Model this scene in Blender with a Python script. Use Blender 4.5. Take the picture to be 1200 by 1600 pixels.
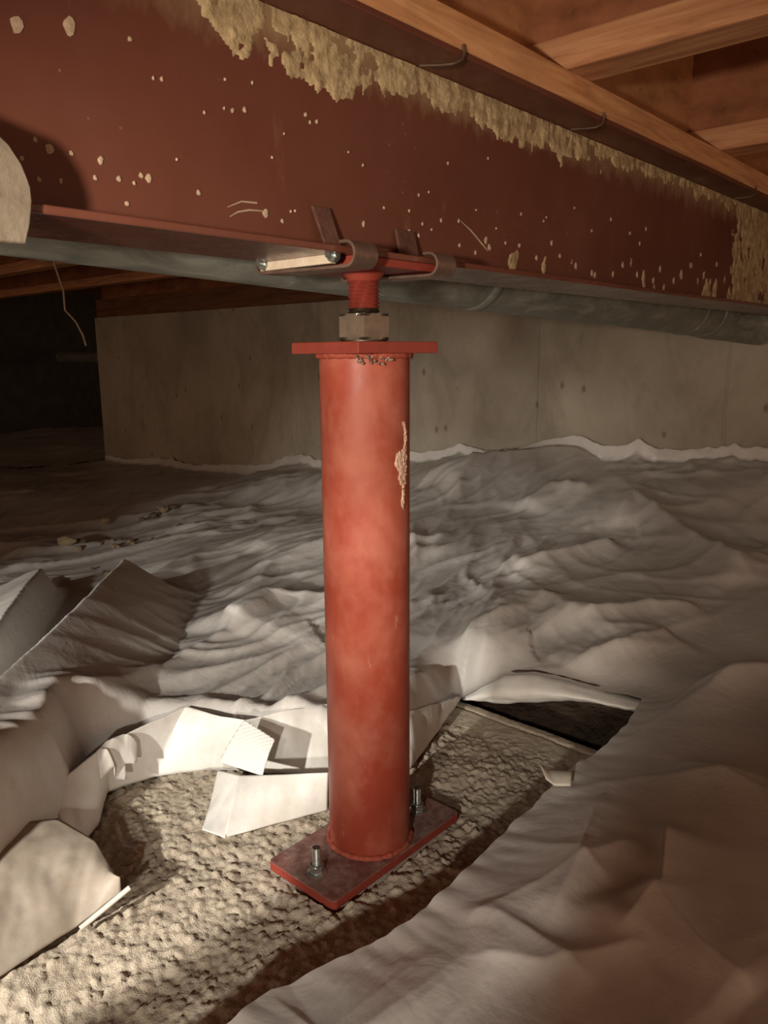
import bpy, bmesh, math, random
import numpy as np
from mathutils import Vector, Matrix

for o in list(bpy.data.objects): bpy.data.objects.remove(o)
scene = bpy.context.scene
C = scene.collection
R_ = math.radians

# ------------------------------------------------------------------ camera
cam_d = bpy.data.cameras.new('camera'); cam = bpy.data.objects.new('camera', cam_d); C.objects.link(cam)
cam_d.sensor_fit = 'HORIZONTAL'; cam_d.sensor_width = 36.0; cam_d.lens = 36.0*1210/1200
cam_d.clip_start = .02
pit, rol = R_(11.5), R_(.37)
fw = Vector((0, math.cos(pit), -math.sin(pit))); up0 = Vector((0, math.sin(pit), math.cos(pit))); rt0 = Vector((1, 0, 0))
rt = rt0*math.cos(rol)-up0*math.sin(rol); up = up0*math.cos(rol)+rt0*math.sin(rol)
m = Matrix((rt, up, -fw)).transposed().to_4x4(); m.translation = Vector((0, 0, .534))
cam.matrix_world = m
scene.camera = cam

# ------------------------------------------------------------------ world, lamps, exposure
world = bpy.data.worlds.new('world'); scene.world = world; world.use_nodes = True
bg = world.node_tree.nodes['Background']; bg.inputs[0].default_value = (1.0, .62, .40, 1); bg.inputs[1].default_value = .90
scene.view_settings.view_transform = 'Standard'; scene.view_settings.look = 'None'
scene.view_settings.gamma = 1; scene.view_settings.use_curve_mapping = False
scene.view_settings.exposure = 0.0

def spot(name, loc, target, power, angle, blend, col, size):
    d = bpy.data.lights.new(name, 'SPOT'); d.energy = power; d.spot_size = R_(angle); d.spot_blend = blend
    d.color = col; d.shadow_soft_size = size
    o = bpy.data.objects.new(name, d); C.objects.link(o); o.location = loc
    o.rotation_euler = (Vector(target)-Vector(loc)).to_track_quat('-Z', 'Y').to_euler()
    return o
# work lamp standing on the ground far out to the left, throwing its pool over the plastic and the footing
spot('work_lamp_ground', (-1.05, .50, .36), (-.58, 1.30, .02), 40, 56, .45, (1, .95, .87), .018)
spot('work_lamp_near', (-.62, .02, .42), (-.355, .97, .0), 50, 42, .22, (1, .94, .85), .014)
# hand lamp beside the photographer, aimed past the post
spot('hand_lamp', (-.176, -.21, .36), (.0, 1.28, .0), 21, 36, .50, (1, .93, .82), .016)
# head torch lighting the jack and the girder
spot('head_torch', (-.22, -.05, .56), (.02, .80, .53), 31, 64, .95, (1, .88, .74), .02)

# ------------------------------------------------------------------ frames
AZ = R_(42); UX, UY = math.sin(AZ), math.cos(AZ)          # girder direction
PX, PY = -.0182, .7748                                     # post axis
ROT = math.pi/2-AZ
def LW(s, y, z=0):                                          # girder frame (s along, y away from the viewer) -> world
    return (PX+UX*s-UY*y, PY+UY*s+UX*y, z)

# ------------------------------------------------------------------ mesh helpers
class MB:
    def __init__(s): s.v = []; s.f = []
    def add(s, vs, fs):
        b = len(s.v); s.v += [tuple(v) for v in vs]; s.f += [tuple(i+b for i in f) for f in fs]; return s
    def box(s, x0, x1, y0, y1, z0, z1):
        return s.add([(x0,y0,z0),(x1,y0,z0),(x1,y1,z0),(x0,y1,z0),(x0,y0,z1),(x1,y0,z1),(x1,y1,z1),(x0,y1,z1)],
                     [(0,3,2,1),(4,5,6,7),(0,1,5,4),(1,2,6,5),(2,3,7,6),(3,0,4,7)])
    def lathe(s, prof, n=48, c=(0,0)):
        vs = []; fs = []
        for r, z in prof:
            for k in range(n):
                a = 2*math.pi*k/n; vs.append((c[0]+r*math.cos(a), c[1]+r*math.sin(a), z))
        for i in range(len(prof)-1):
            for k in range(n):
                fs.append((i*n+k, i*n+(k+1)%n, (i+1)*n+(k+1)%n, (i+1)*n+k))
        fs.append(tuple(range(n-1,-1,-1))); fs.append(tuple((len(prof)-1)*n+k for k in range(n)))
        return s.add(vs, fs)
    def tube(s, pts, r, n=10, caps=True):
        pts = [Vector(p) for p in pts]; vs = []; fs = []
        rr = r if hasattr(r, '__len__') else [r]*len(pts)
        t0 = (pts[1]-pts[0]).normalized(); ref = Vector((0,0,1)) if abs(t0.z) < .9 else Vector((1,0,0))
        nx = t0.cross(ref).normalized()
        for i, p in enumerate(pts):
            a = pts[max(i-1,0)]; b = pts[min(i+1,len(pts)-1)]; t = (b-a).normalized()
            nx = (nx-t*nx.dot(t)).normalized(); ny = t.cross(nx)
            for k in range(n):
                an = 2*math.pi*k/n; q = p+(nx*math.cos(an)+ny*math.sin(an))*rr[i]; vs.append(q[:])
        for i in range(len(pts)-1):
            for k in range(n): fs.append((i*n+k, i*n+(k+1)%n, (i+1)*n+(k+1)%n, (i+1)*n+k))
        if caps: fs.append(tuple(range(n-1,-1,-1))); fs.append(tuple((len(pts)-1)*n+k for k in range(n)))
        return s.add(vs, fs)
    def prism(s, poly, z0, z1):
        n = len(poly)
        vs = [(x,y,z0) for x,y in poly]+[(x,y,z1) for x,y in poly]
        return s.add(vs, [tuple(range(n-1,-1,-1)), tuple(range(n,2*n))]+[(i,(i+1)%n,n+(i+1)%n,n+i) for i in range(n)])
    def build(s, name, mat, parent=None, smooth=None, bevel=None, loc=None, rotz=0, kind=None):
        me = bpy.data.meshes.new(name); me.from_pydata(s.v, [], s.f); me.update()
        return link(name, me, mat, parent, smooth, bevel, loc, rotz, kind)
def link(name, me, mat, parent=None, smooth=None, bevel=None, loc=None, rotz=0, kind=None, recalc=True):
    if recalc:
        bm = bmesh.new(); bm.from_mesh(me); bmesh.ops.recalc_face_normals(bm, faces=bm.faces); bm.to_mesh(me); bm.free()
    if mat: me.materials.append(mat)
    o = bpy.data.objects.new(name, me); C.objects.link(o)
    if parent: o.parent = parent
    if loc is not None: o.location = loc
    o.rotation_euler = (0, 0, rotz)
    if bevel:
        b = o.modifiers.new('bevel', 'BEVEL'); b.width = bevel; b.segments = 2; b.limit_method = 'ANGLE'; b.angle_limit = R_(40)
    if smooth is not None:
        me.polygons.foreach_set('use_smooth', [True]*len(me.polygons))
        if smooth < 180: me.set_sharp_from_angle(angle=R_(smooth))
    if kind: o['kind'] = kind
    return o
def tag(o, label=None, cat=None, group=None, kind=None):
    if label: o['label'] = label
    if cat: o['category'] = cat
    if group: o['group'] = group
    if kind: o['kind'] = kind
    return o
def thing(name, label, cat, loc, rotz=0, group=None):
    o = bpy.data.objects.new(name, None); C.objects.link(o); o.location = loc; o.rotation_euler = (0,0,rotz)
    o.empty_display_size = .05
    return tag(o, label, cat, group)

# ------------------------------------------------------------------ numpy noise
_rng = np.random.RandomState(7)
_perm = np.concatenate([_rng.permutation(512)]*3)
_ang = _rng.rand(512)*2*np.pi
def pn(x, y, seed=0):
    x = np.asarray(x, float)+seed*17.31; y = np.asarray(y, float)+seed*9.77
    xi = np.floor(x).astype(int); yi = np.floor(y).astype(int); xf = x-xi; yf = y-yi
    def g(ix, iy, dx, dy):
        h = _ang[_perm[_perm[ix & 511]+(iy & 511)] & 511]; return np.cos(h)*dx+np.sin(h)*dy
    u = xf*xf*xf*(xf*(xf*6-15)+10); v = yf*yf*yf*(yf*(yf*6-15)+10)
    a = g(xi,yi,xf,yf); b = g(xi+1,yi,xf-1,yf); c = g(xi,yi+1,xf,yf-1); d = g(xi+1,yi+1,xf-1,yf-1)
    return ((a*(1-u)+b*u)*(1-v)+(c*(1-u)+d*u)*v)*1.5
def fbm(x, y, seed=0, oct=4, gain=.5):
    t = 0; a = 1
    for i in range(oct): t = t+a*pn(x*2**i, y*2**i, seed+i*3); a *= gain
    return t
def ridge(x, y, th, la, lc, seed):                         # long sharp creases along direction th
    ca, sa = math.cos(th), math.sin(th)
    wx = x+.06*pn(x*4, y*4, seed+5); wy = y+.06*pn(x*4, y*4, seed+6)
    a = (wx*ca+wy*sa)/la; b = (-wx*sa+wy*ca)/lc
    return np.maximum(0, 1-np.abs(pn(a, b, seed))*2.6)**1.6
def cell(x, y, seed=0):                                     # distance to the nearest jittered point, and its id value
    rg = np.random.RandomState(seed); J = rg.rand(256, 256, 3)
    xi = np.floor(x).astype(int); yi = np.floor(y).astype(int); best = np.full(x.shape, 9.0); idv = np.zeros(x.shape)
    for i in (-1, 0, 1):
        for j in (-1, 0, 1):
            c = J[(xi+i) & 255, (yi+j) & 255]; d = np.hypot(xi+i+c[...,0]-x, yi+j+c[...,1]-y)
            k = d < best; best = np.where(k, d, best); idv = np.where(k, c[...,2], idv)
    return best, idv
def sstep(a, b, x):
    t = np.clip((x-a)/(b-a), 0, 1); return t*t*(3-2*t)
def segdist(x, y, pts):                                     # distance, signed side, arc parameter to a polyline
    best = np.full(x.shape, 1e9); sd = np.zeros(x.shape); tt = np.zeros(x.shape)
    L = 0; tot = sum(math.dist(pts[i], pts[i+1]) for i in range(len(pts)-1))
    for i in range(len(pts)-1):
        ax, ay = pts[i]; bx, by = pts[i+1]; dx, dy = bx-ax, by-ay; l2 = dx*dx+dy*dy; l = math.sqrt(l2)
        t = np.clip(((x-ax)*dx+(y-ay)*dy)/l2, 0, 1); d = np.hypot(x-ax-t*dx, y-ay-t*dy)
        s = np.sign(dx*(y-ay)-dy*(x-ax)); k = d < best
        best = np.where(k, d, best); sd = np.where(k, s, sd); tt = np.where(k, (L+t*l)/tot, tt); L += l
    return best, sd, tt
def inpoly(x, y, poly):
    r = np.zeros(x.shape, bool); n = len(poly)
    for i in range(n):
        ax, ay = poly[i]; bx, by = poly[(i+1) % n]
        c = ((ay > y) != (by > y)) & (x < (bx-ax)*(y-ay)/(by-ay+1e-12)+ax); r ^= c
    return r

# ------------------------------------------------------------------ materials
MATS = {}
class NT:
    def __init__(s, name, rough=.6, metal=0.0, spec=.5):
        s.m = bpy.data.materials.new(name); s.m.use_nodes = True; s.t = s.m.node_tree; s.N = s.t.nodes; s.L = s.t.links
        s.b = s.N['Principled BSDF']; s.b.inputs['Roughness'].default_value = rough; s.b.inputs['Metallic'].default_value = metal
        s.b.inputs['Specular IOR Level'].default_value = spec
        s.co = s.N.new('ShaderNodeTexCoord').outputs['Object']
    def mp(s, scale=(1,1,1), rot=(0,0,0)):
        n = s.N.new('ShaderNodeMapping'); n.inputs['Scale'].default_value = scale; n.inputs['Rotation'].default_value = rot
        s.L.new(s.co, n.inputs[0]); return n.outputs[0]
    def noise(s, scale, detail=4, rough=.55, vec=None, dist=0):
        n = s.N.new('ShaderNodeTexNoise'); n.inputs['Scale'].default_value = scale; n.inputs['Detail'].default_value = detail
        n.inputs['Roughness'].default_value = rough; n.inputs['Distortion'].default_value = dist
        s.L.new(vec or s.co, n.inputs['Vector']); return n.outputs['Fac']
    def voro(s, scale, feat='F1', vec=None):
        n = s.N.new('ShaderNodeTexVoronoi'); n.feature = feat; n.inputs['Scale'].default_value = scale
        s.L.new(vec or s.co, n.inputs['Vector']); return n.outputs['Distance']
    def ramp(s, fac, stops):
        n = s.N.new('ShaderNodeValToRGB'); e = n.color_ramp.elements
        while len(e) < len(stops): e.new(.5)
        for k, (p, c) in enumerate(stops):
            e[k].position = p; e[k].color = (c, c, c, 1) if not hasattr(c, '__len__') else (*c, 1)
        s.L.new(fac, n.inputs[0]); return n.outputs[0]
    def mix(s, fac, a, b, mode='MIX'):
        n = s.N.new('ShaderNodeMix'); n.data_type = 'RGBA'; n.blend_type = mode
        for v, i in ((fac, 0), (a, 6), (b, 7)):
            if hasattr(v, 'links'): s.L.new(v, n.inputs[i])
            elif hasattr(v, '__len__'): n.inputs[i].default_value = (*v, 1)
            else: n.inputs[i].default_value = v
        return n.outputs[2]
    def math(s, op, a, b=0.0):
        n = s.N.new('ShaderNodeMath'); n.operation = op
        for v, i in ((a, 0), (b, 1)):
            if hasattr(v, 'links'): s.L.new(v, n.inputs[i])
            else: n.inputs[i].default_value = v
        return n.outputs[0]
    def sep(s, vec=None):
        n = s.N.new('ShaderNodeSeparateXYZ'); s.L.new(vec or s.co, n.inputs[0]); return n.outputs
    def col(s, c):
        if hasattr(c, 'links'): s.L.new(c, s.b.inputs['Base Color'])
        else: s.b.inputs['Base Color'].default_value = (*c, 1)
    def rough(s, c): s.L.new(c, s.b.inputs['Roughness'])
    def bump(s, h, strength=.4, dist=.002):
        n = s.N.new('ShaderNodeBump'); n.inputs['Strength'].default_value = strength; n.inputs['Distance'].default_value = dist
        s.L.new(h, n.inputs['Height']); s.L.new(n.outputs[0], s.b.inputs['Normal'])

def mat_sheet():
    k = NT('vapor_barrier_plastic', .42, 0, .45)
    d = k.ramp(k.noise(3.2, 6, .65), [(.42, (.58,.56,.525)), (.70, (.46,.43,.39))])
    k.col(k.mix(k.ramp(k.noise(40, 3), [(.62, 0.0), (.75, .35)]), d, (.36,.32,.27)))
    k.rough(k.ramp(k.noise(14, 4), [(.3, .26), (.7, .42)]))
    k.bump(k.math('ADD', k.noise(9, 5, .55, None, 1.5), k.math('MULTIPLY', k.noise(30, 3, .5, None, 1.0), .3)), .30, .008)
    return k.m
def mat_white():
    k = NT('white_plastic_film', .45, 0, .4)
    k.col(k.ramp(k.noise(22, 5, .6), [(.35, (.74,.73,.69)), (.75, (.58,.55,.49))]))
    k.bump(k.noise(55, 4), .35, .002); return k.m
def mat_woven():
    k = NT('woven_reinforced_film', .5, 0, .35); k.col((.72,.71,.67))
    x, y, z = k.sep()
    w = k.math('ADD', k.math('SINE', k.math('MULTIPLY', x, 1500)), k.math('SINE', k.math('MULTIPLY', y, 1500)))
    k.bump(w, .25, .0006); return k.m
def mat_pad():
    k = NT('rough_footing_concrete', .92, 0, .15)
    c = k.ramp(k.noise(18, 6, .65), [(.35, (.40,.335,.255)), (.55, (.50,.43,.335)), (.75, (.58,.51,.41))])
    c = k.mix(k.ramp(k.voro(140), [(.10, .5), (.35, 0.0)]), c, (.26,.20,.14))
    k.col(c); k.bump(k.math('ADD', k.noise(260, 5, .7), k.noise(700, 2)), .7, .0015); return k.m
def mat_wall():
    k = NT('poured_concrete', .88, 0, .2)
    c = k.ramp(k.noise(2.4, 8, .62), [(.30, (.30,.265,.205)), (.52, (.38,.34,.27)), (.75, (.45,.41,.33))])
    st = k.ramp(k.noise(11, 6, .7, k.mp((1,1,.35))), [(.60, 0.0), (.78, .55)])
    c = k.mix(st, c, (.13,.105,.075))
    c = k.mix(k.ramp(k.noise(5, 7, .7, k.mp((1,1,.5)), .8), [(.48, 0.0), (.66, .45)]), c, (.20,.17,.125))
    sp = k.ramp(k.voro(13, 'F1', k.mp((1,1,.6))), [(.06, .7), (.13, 0.0)])
    c = k.mix(sp, c, (.14,.11,.08))
    k.col(c); k.bump(k.noise(35, 8, .65), .35, .004); return k.m
def mat_soil():
    k = NT('crawl_soil', .95, 0, .1); k.col(k.ramp(k.noise(30, 6), [(.3, (.07,.05,.035)), (.7, (.15,.11,.08))])); k.bump(k.noise(80, 6), .8, .01); return k.m
def mat_redpost():
    k = NT('red_primer_paint', .55, 0, .4)
    c = k.ramp(k.noise(9, 5, .6), [(.35, (.255,.042,.022)), (.65, (.32,.060,.033))])
    dust = k.ramp(k.noise(17, 6, .62, k.mp((1,1,.8)), .15), [(.42, 0.0), (.60, .34), (.78, .70)])
    c = k.mix(dust, c, (.47,.185,.125))
    sc = k.ramp(k.noise(60, 5, .7, k.mp((1,1,.25))), [(.66, 0.0), (.74, .4)])
    c = k.mix(sc, c, (.58,.33,.24))
    k.col(c); k.rough(k.ramp(dust, [(0, .46), (.6, .75)])); k.bump(k.noise(120, 4), .12, .0008); return k.m
def mat_redplain(name='red_primer_steel', a=(.27,.045,.028), b=(.20,.034,.022)):
    k = NT(name, .5, 0, .45); k.col(k.ramp(k.noise(40, 5, .6), [(.35, a), (.7, b)])); k.bump(k.noise(180, 4), .2, .0008); return k.m
def mat_baseplate():
    k = NT('dusty_red_plate', .8, 0, .25)
    g = k.N.new('ShaderNodeNewGeometry').outputs['Normal']
    nz = k.sep(g)[2]
    dust = k.math('MULTIPLY', k.ramp(k.math('ADD', k.noise(26, 6, .7), 0), [(.30, .55), (.65, .95)]), k.ramp(nz, [(.6, 0.0), (.9, 1.0)]))
    red = k.ramp(k.noise(40, 4), [(.35, (.25,.040,.024)), (.7, (.18,.030,.020))])
    dirt = k.ramp(k.noise(70, 5, .7), [(.38, (.13,.075,.06)), (.55, (.23,.155,.13)), (.72, (.36,.28,.23))])
    k.col(k.mix(dust, red, dirt)); k.bump(k.noise(150, 5, .7), .5, .0016); return k.m
def mat_beam(name='oxide_primed_girder', r0=.32, r1=.55, spec=.4, haze=False):
    k = NT(name, .62, 0, spec)
    c = k.ramp(k.noise(4, 6, .6), [(.30, (.105,.033,.020)), (.55, (.132,.044,.027)), (.78, (.158,.058,.037))])
    st = k.ramp(k.noise(26, 6, .7, k.mp((1,1,.3))), [(.62, 0.0), (.76, .4)])
    c = k.mix(st, c, (.24,.12,.075))
    fl = k.ramp(k.voro(75), [(.05, .55), (.10, 0.0)])
    fl = k.math('MULTIPLY', fl, k.ramp(k.noise(9, 3), [(.52, 0.0), (.66, 1.0)]))
    c = k.mix(fl, c, (.50,.40,.28))
    if haze:                                              # thin tan overspray fading down from the top of the web
        z_ = k.sep()[2]; sm = k.math('ADD', k.math('MULTIPLY', k.math('SUBTRACT', z_, .150), 14), k.math('MULTIPLY', k.noise(42, 6, .7, k.mp((1,1,.5))), 1.1))
        x_ = k.sep()[0]
        fade = k.ramp(k.math('ADD', k.math('MULTIPLY', x_, 4), 1.3), [(0, 0.0), (.9, 1.0)])
        c = k.mix(k.math('MULTIPLY', k.ramp(sm, [(.55, 0.0), (1.0, .62)]), fade), c, (.36,.265,.14))
    k.col(c); k.rough(k.ramp(k.noise(20, 4), [(.3, r0), (.7, r1)])); k.bump(k.noise(90, 5), .12, .001); return k.m
def mat_flat(name, a, b, scale=60, rough=.8, bump=.5, metal=0.0, dist=.002):
    k = NT(name, rough, metal, .3); k.col(k.ramp(k.noise(scale, 5, .65), [(.35, a), (.68, b)]))
    if bump: k.bump(k.noise(scale*3, 4), bump, dist)
    return k.m
def mat_wood(name, a, b, axis='x', dark=1.0):
    k = NT(name, .72, 0, .25)
    sc = {'x': (2.2, 34, 34), 'y': (34, 2.2, 34), 'z': (34, 34, 2.2)}[axis]
    f = k.noise(2.0, 7, .62, k.mp(sc), 1.2)
    c = k.ramp(f, [(.28, tuple(v*.55*dark for v in a)), (.48, tuple(v*dark for v in a)), (.70, tuple(v*dark for v in b))])
    bl = k.ramp(k.noise(7, 4, .6), [(.58, 0.0), (.75, .35)])
    c = k.mix(bl, c, tuple(v*.35 for v in a))
    k.col(c); k.bump(f, .45, .0025); return k.m
def mat_osb(name, a, b):
    k = NT(name, .75, 0, .2)
    c = k.ramp(k.noise(9, 6, .65, k.mp((1,1,2.2))), [(.30, tuple(v*.62 for v in a)), (.5, a), (.72, b)])
    c = k.mix(k.ramp(k.noise(30, 5, .7), [(.60, 0.0), (.72, .55)]), c, tuple(v*.35 for v in a))
    k.col(c); k.bump(k.noise(70, 4), .25, .001); return k.m
def mat_duct():
    k = NT('galvanized_duct', .50, .35, .5)
    f = k.noise(16, 6, .65, k.mp((1,2.2,2.2)), .8)
    c = k.ramp(f, [(.32, (.15,.155,.13)), (.52, (.235,.24,.20)), (.74, (.38,.375,.31))])
    sp = k.ramp(k.noise(38, 4, .6), [(.69, 0.0), (.73, .75)])
    k.col(k.mix(sp, c, (.50,.47,.38))); k.rough(k.ramp(f, [(.3, .40), (.7, .62)])); k.bump(k.noise(22, 4), .25, .003); return k.m
def mat_metal(name, a, b, rough=.35, scale=80):
    k = NT(name, rough, .9, .5); k.col(k.ramp(k.noise(scale, 4), [(.35, a), (.7, b)])); k.bump(k.noise(scale*3, 4), .12, .0005); return k.m

M = dict(sheet=mat_sheet(), white=mat_white(), dirty_shaded=mat_flat('muddy_shaded_film', (.40,.35,.29), (.25,.205,.155), 14, .5, .15), woven=mat_woven(), pad=mat_pad(), wall=mat_wall(), soil=mat_soil(), post=mat_redpost(), red=mat_redplain(),
    plate=mat_baseplate(), beam=mat_beam(), web=mat_beam('oxide_primed_web', haze=True), flange=mat_beam('glossy_primed_flange', .18, .36, .7),
    crust=mat_flat('dried_mud_overspray', (.24,.165,.085), (.52,.40,.22), 60, .95, .8),
    spat=mat_flat('pale_paint_spatter', (.46,.35,.24), (.34,.24,.155), 200, .8, .3),
    smear=mat_flat('mortar_smear', (.62,.45,.34), (.50,.29,.20), 90, .9, .9),
    weld=mat_flat('weld_bead', (.30,.045,.022), (.36,.10,.06), 160, .6, .9),
    slag=mat_flat('weld_slag_rust', (.16,.075,.045), (.42,.30,.24), 260, .8, .9),
    wood=mat_wood('fir_nailer', (.56,.27,.12), (.70,.39,.185), 'x'),
    woody=mat_wood('joist_flange_lumber', (.47,.215,.10), (.62,.33,.165), 'y'),
    osb=mat_osb('joist_web_board', (.33,.125,.055), (.42,.18,.085)), block=mat_osb('blocking_board', (.50,.23,.10), (.58,.29,.135)),
    sill=mat_wood('sill_lumber', (.16,.07,.032), (.22,.10,.05), 'y'),
    subfloor=mat_osb('subfloor_board', (.20,.09,.045), (.26,.13,.065)),
    duct=mat_duct(), nut=mat_metal('bare_steel_nut', (.26,.23,.19), (.17,.145,.115), .38),
    zinc=mat_metal('zinc_bolt', (.52,.56,.54), (.36,.40,.38), .3, 200), thread=mat_metal('oily_thread', (.06,.05,.035), (.12,.09,.06), .5),
    strap=mat_metal('worn_clip_steel', (.25,.16,.12), (.34,.25,.20), .55), clipwhite=mat_flat('cream_clip_bar', (.62,.54,.42), (.52,.41,.30), 70, .6, .3),
    rust=mat_flat('rusty_tab', (.075,.030,.020), (.12,.055,.036), 60, .75, .5), nail=mat_metal('weathered_nail', (.20,.14,.10), (.30,.22,.16), .55),
    rock=mat_flat('gravel_stone', (.42,.33,.20), (.26,.20,.13), 50, .95, .8), rockd=mat_flat('dark_gravel_stone', (.12,.09,.07), (.20,.16,.12), 50, .95, .8),
    felt=mat_flat('beige_fibre_board', (.15,.12,.085), (.20,.165,.12), 45, .95, .6), wire=mat_flat('pale_wire', (.30,.22,.15), (.38,.28,.2), 30, .6, 0),
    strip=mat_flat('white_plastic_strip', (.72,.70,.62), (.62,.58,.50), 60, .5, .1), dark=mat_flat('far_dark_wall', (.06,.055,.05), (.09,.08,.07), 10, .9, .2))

# ------------------------------------------------------------------ structure: walls, ceiling, soil
# back wall, square to the girder; frame of the girder: wall face at s = WS
WS = 1.716
wall = MB().box(WS, WS+.2, -1.7, 3.73, -.5, .748).build('wall_back', M['wall'], loc=(PX,PY,0), rotz=ROT, kind='structure')
for i, yy in enumerate((2.66, 2.05, 1.44, .83, .22, -.39, -1.0)):
    rnd = random.Random(i); pts = []
    for k in range(24):
        pts.append((WS-.0005, yy+.002*rnd.uniform(-1,1), -.4+k*(1.148/23)))
    MB().tube(pts, [.0028+.0018*rnd.random() for _ in pts], 6).build('form_seam', M['wall'], wall)
MB().box(WS, WS+.14, -1.7, 3.70, .749, .787).build('trim_1', M['sill'], loc=(PX,PY,0), rotz=ROT, kind='structure')
MB().box(WS, WS+.14, -1.7, 3.70, .788, .846).build('trim_2', M['sill'], loc=(PX,PY,0), rotz=ROT, kind='structure')
MB().box(WS+.04, WS+.08, -1.7, 3.70, .8465, 1.086).build('trim_3', M['osb'], loc=(PX,PY,0), rotz=ROT, kind='structure')
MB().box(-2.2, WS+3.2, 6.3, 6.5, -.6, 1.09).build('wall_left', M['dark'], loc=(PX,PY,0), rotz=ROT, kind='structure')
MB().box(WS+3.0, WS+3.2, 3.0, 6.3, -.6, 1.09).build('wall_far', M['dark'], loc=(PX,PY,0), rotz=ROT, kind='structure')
MB().box(-2.6, WS+3.2, -2.4, 6.5, 1.088, 1.106).build('ceiling', M['subfloor'], loc=(PX,PY,0), rotz=ROT, kind='structure')

# ------------------------------------------------------------------ ground shape
CTRL = np.array([(-1.628,4.534,-.077),(-1.076,4.037,-.057),(-.656,3.659,-.034),(-.275,3.315,.05),(.1,2.978,.125),(.365,2.739,.165),(.59,2.536,.2),(.785,2.361,.205),
    (.929,2.232,.21),(1.05,2.122,.225),(-.5,1.6,.03),(-.87,2.1,.0),(0,1.5,.05),(.5,1.5,.09),(.8,1.5,.12),(.4,1.05,.06),(.26,.45,.055),(.6,.8,.09),(-.4,.7,.06),
    (-1.4,1.2,.02),(-1.5,2.5,-.02),(-2.5,3.5,-.06),(1.2,1.2,.14),(1.0,.3,.10),(-.6,.2,.06),(.1,2.1,.09),(-.3,2.5,.0),(.2,.3,.05),(-2.5,6,-.1),(-.25,1.1,.06),(.1,1.2,.055)])
def ground(x, y):
    num = 0; den = 0
    for cx, cy, cz in CTRL:
        w = 1/((x-cx)**2+(y-cy)**2+.015)**1.6; num = num+w*cz; den = den+w
    return num/den
FARCH = [(-.43,.40),(-.375,.60),(-.345,.72),(-.331,.803),(-.344,.869),(-.298,.906),(-.228,.924),(-.15,.915),(-.07,.905),(.031,.925),(.118,1.130)]
FLAPCH = [(.118,1.130),(.1798,1.110),(.264,1.0727),(.3435,1.0365)]
NEARCH = [(.362,1.02),(.325,.955),(.283,.905),(.207,.822),(.150,.749),(.085,.667),(.054,.626),(.021,.590),(-.011,.566),(-.043,.545),(-.092,.518),(-.116,.485),(-.165,.427),(-.22,.36)]
HOLE = FARCH+FLAPCH[1:]+NEARCH+[(-.30,.30)]
RIDGES = [ # polyline, height, width on the left side, width on the right side
    ([(-.40,.60),(-.430,.72),(-.449,.84),(-.453,.951),(-.471,1.18),(-.52,1.50),(-.53,1.60)], .105, .050, .135, 'tent'),
    ([(-.55,.95),(-.595,1.134),(-.667,1.38),(-.721,1.606)], .075, .16, .035, 'tent'),
    ([(-.198,1.423),(-.311,1.137),(-.369,.91),(-.396,.742)], .018, .03, .03, 'r'),
    ([(-.295,1.247),(-.222,1.416),(-.125,1.433),(-.05,1.40)], .036, .06, .10, 'r'),
    ([(-.324,1.498),(-.246,1.686),(-.148,1.924)], .016, .04, .04, 'r'),
    ([(-.35,1.863),(-.264,2.074),(-.177,2.336)], .022, .05, .05, 'r'),
    ([(.105,1.138),(.177,1.285),(.254,1.392),(.305,1.355),(.327,1.219)], .028, .05, .09, 'r'),
    ([(.542,1.808),(.643,1.962),(.675,1.746),(.691,1.532),(.707,1.382)], .040, .06, .06, 'r'),
    ([(.36,2.052),(.476,2.154),(.573,2.062)], .030, .06, .05, 'r'),
    ([(.253,1.567),(.393,1.642),(.548,1.743)], .028, .05, .04, 'r'),
    ([(.281,1.09),(.39,1.161),(.485,1.216)], .022, .04, .05, 'r'),
    ([(.317,1.25),(.466,1.318),(.572,1.298)], .022, .04, .04, 'r'),
    ([(.62,1.06),(.546,1.03),(.438,1.011),(.30,.93)], .022, .05, .05, 'r'),
    ([(.128,.547),(.173,.625),(.217,.724),(.247,.759)], .014, .03, .03, 'r'),
    ([(.052,.577),(.14,.608),(.246,.671)], .010, .03, .03, 'r'),
    ([(.192,.791),(.284,.786),(.415,.769)], .008, .012, .05, 'r'),
    ([(.059,.534),(.122,.518),(.214,.54)], .010, .05, .02, 'r'),
    ([(.226,.607),(.252,.533),(.28,.495)], .012, .02, .05, 'r'),
    ([(.264,.885),(.389,.953),(.563,1.075)], .022, .03, .06, 'r'),
    ([(.282,.701),(.243,.607),(.183,.54)], .012, .03, .018, 'r'),
    ([(.06,.60),(.09,.58),(.16,.50)], .006, .012, .02, 'r'),
    ([(.13,.70),(.17,.66),(.20,.60)], .006, .012, .02, 'r'),
    ([(.33,.83),(.42,.70),(.50,.55)], .012, .02, .06, 'r'),
    ([(.10,2.44),(.341,2.53),(.70,2.42)], .05, .12, .12, 'r'),
    ([(-.95,1.75),(-.70,1.98),(-.45,2.25)], .02, .04, .04, 'r'),
    ([(-1.3,2.3),(-.9,2.38),(-.55,2.60)], .02, .03, .05, 'r'),
    ([(-1.3,1.85),(-1.0,1.95),(-.7,2.2)], .018, .03, .04, 'r'),
]
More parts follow.
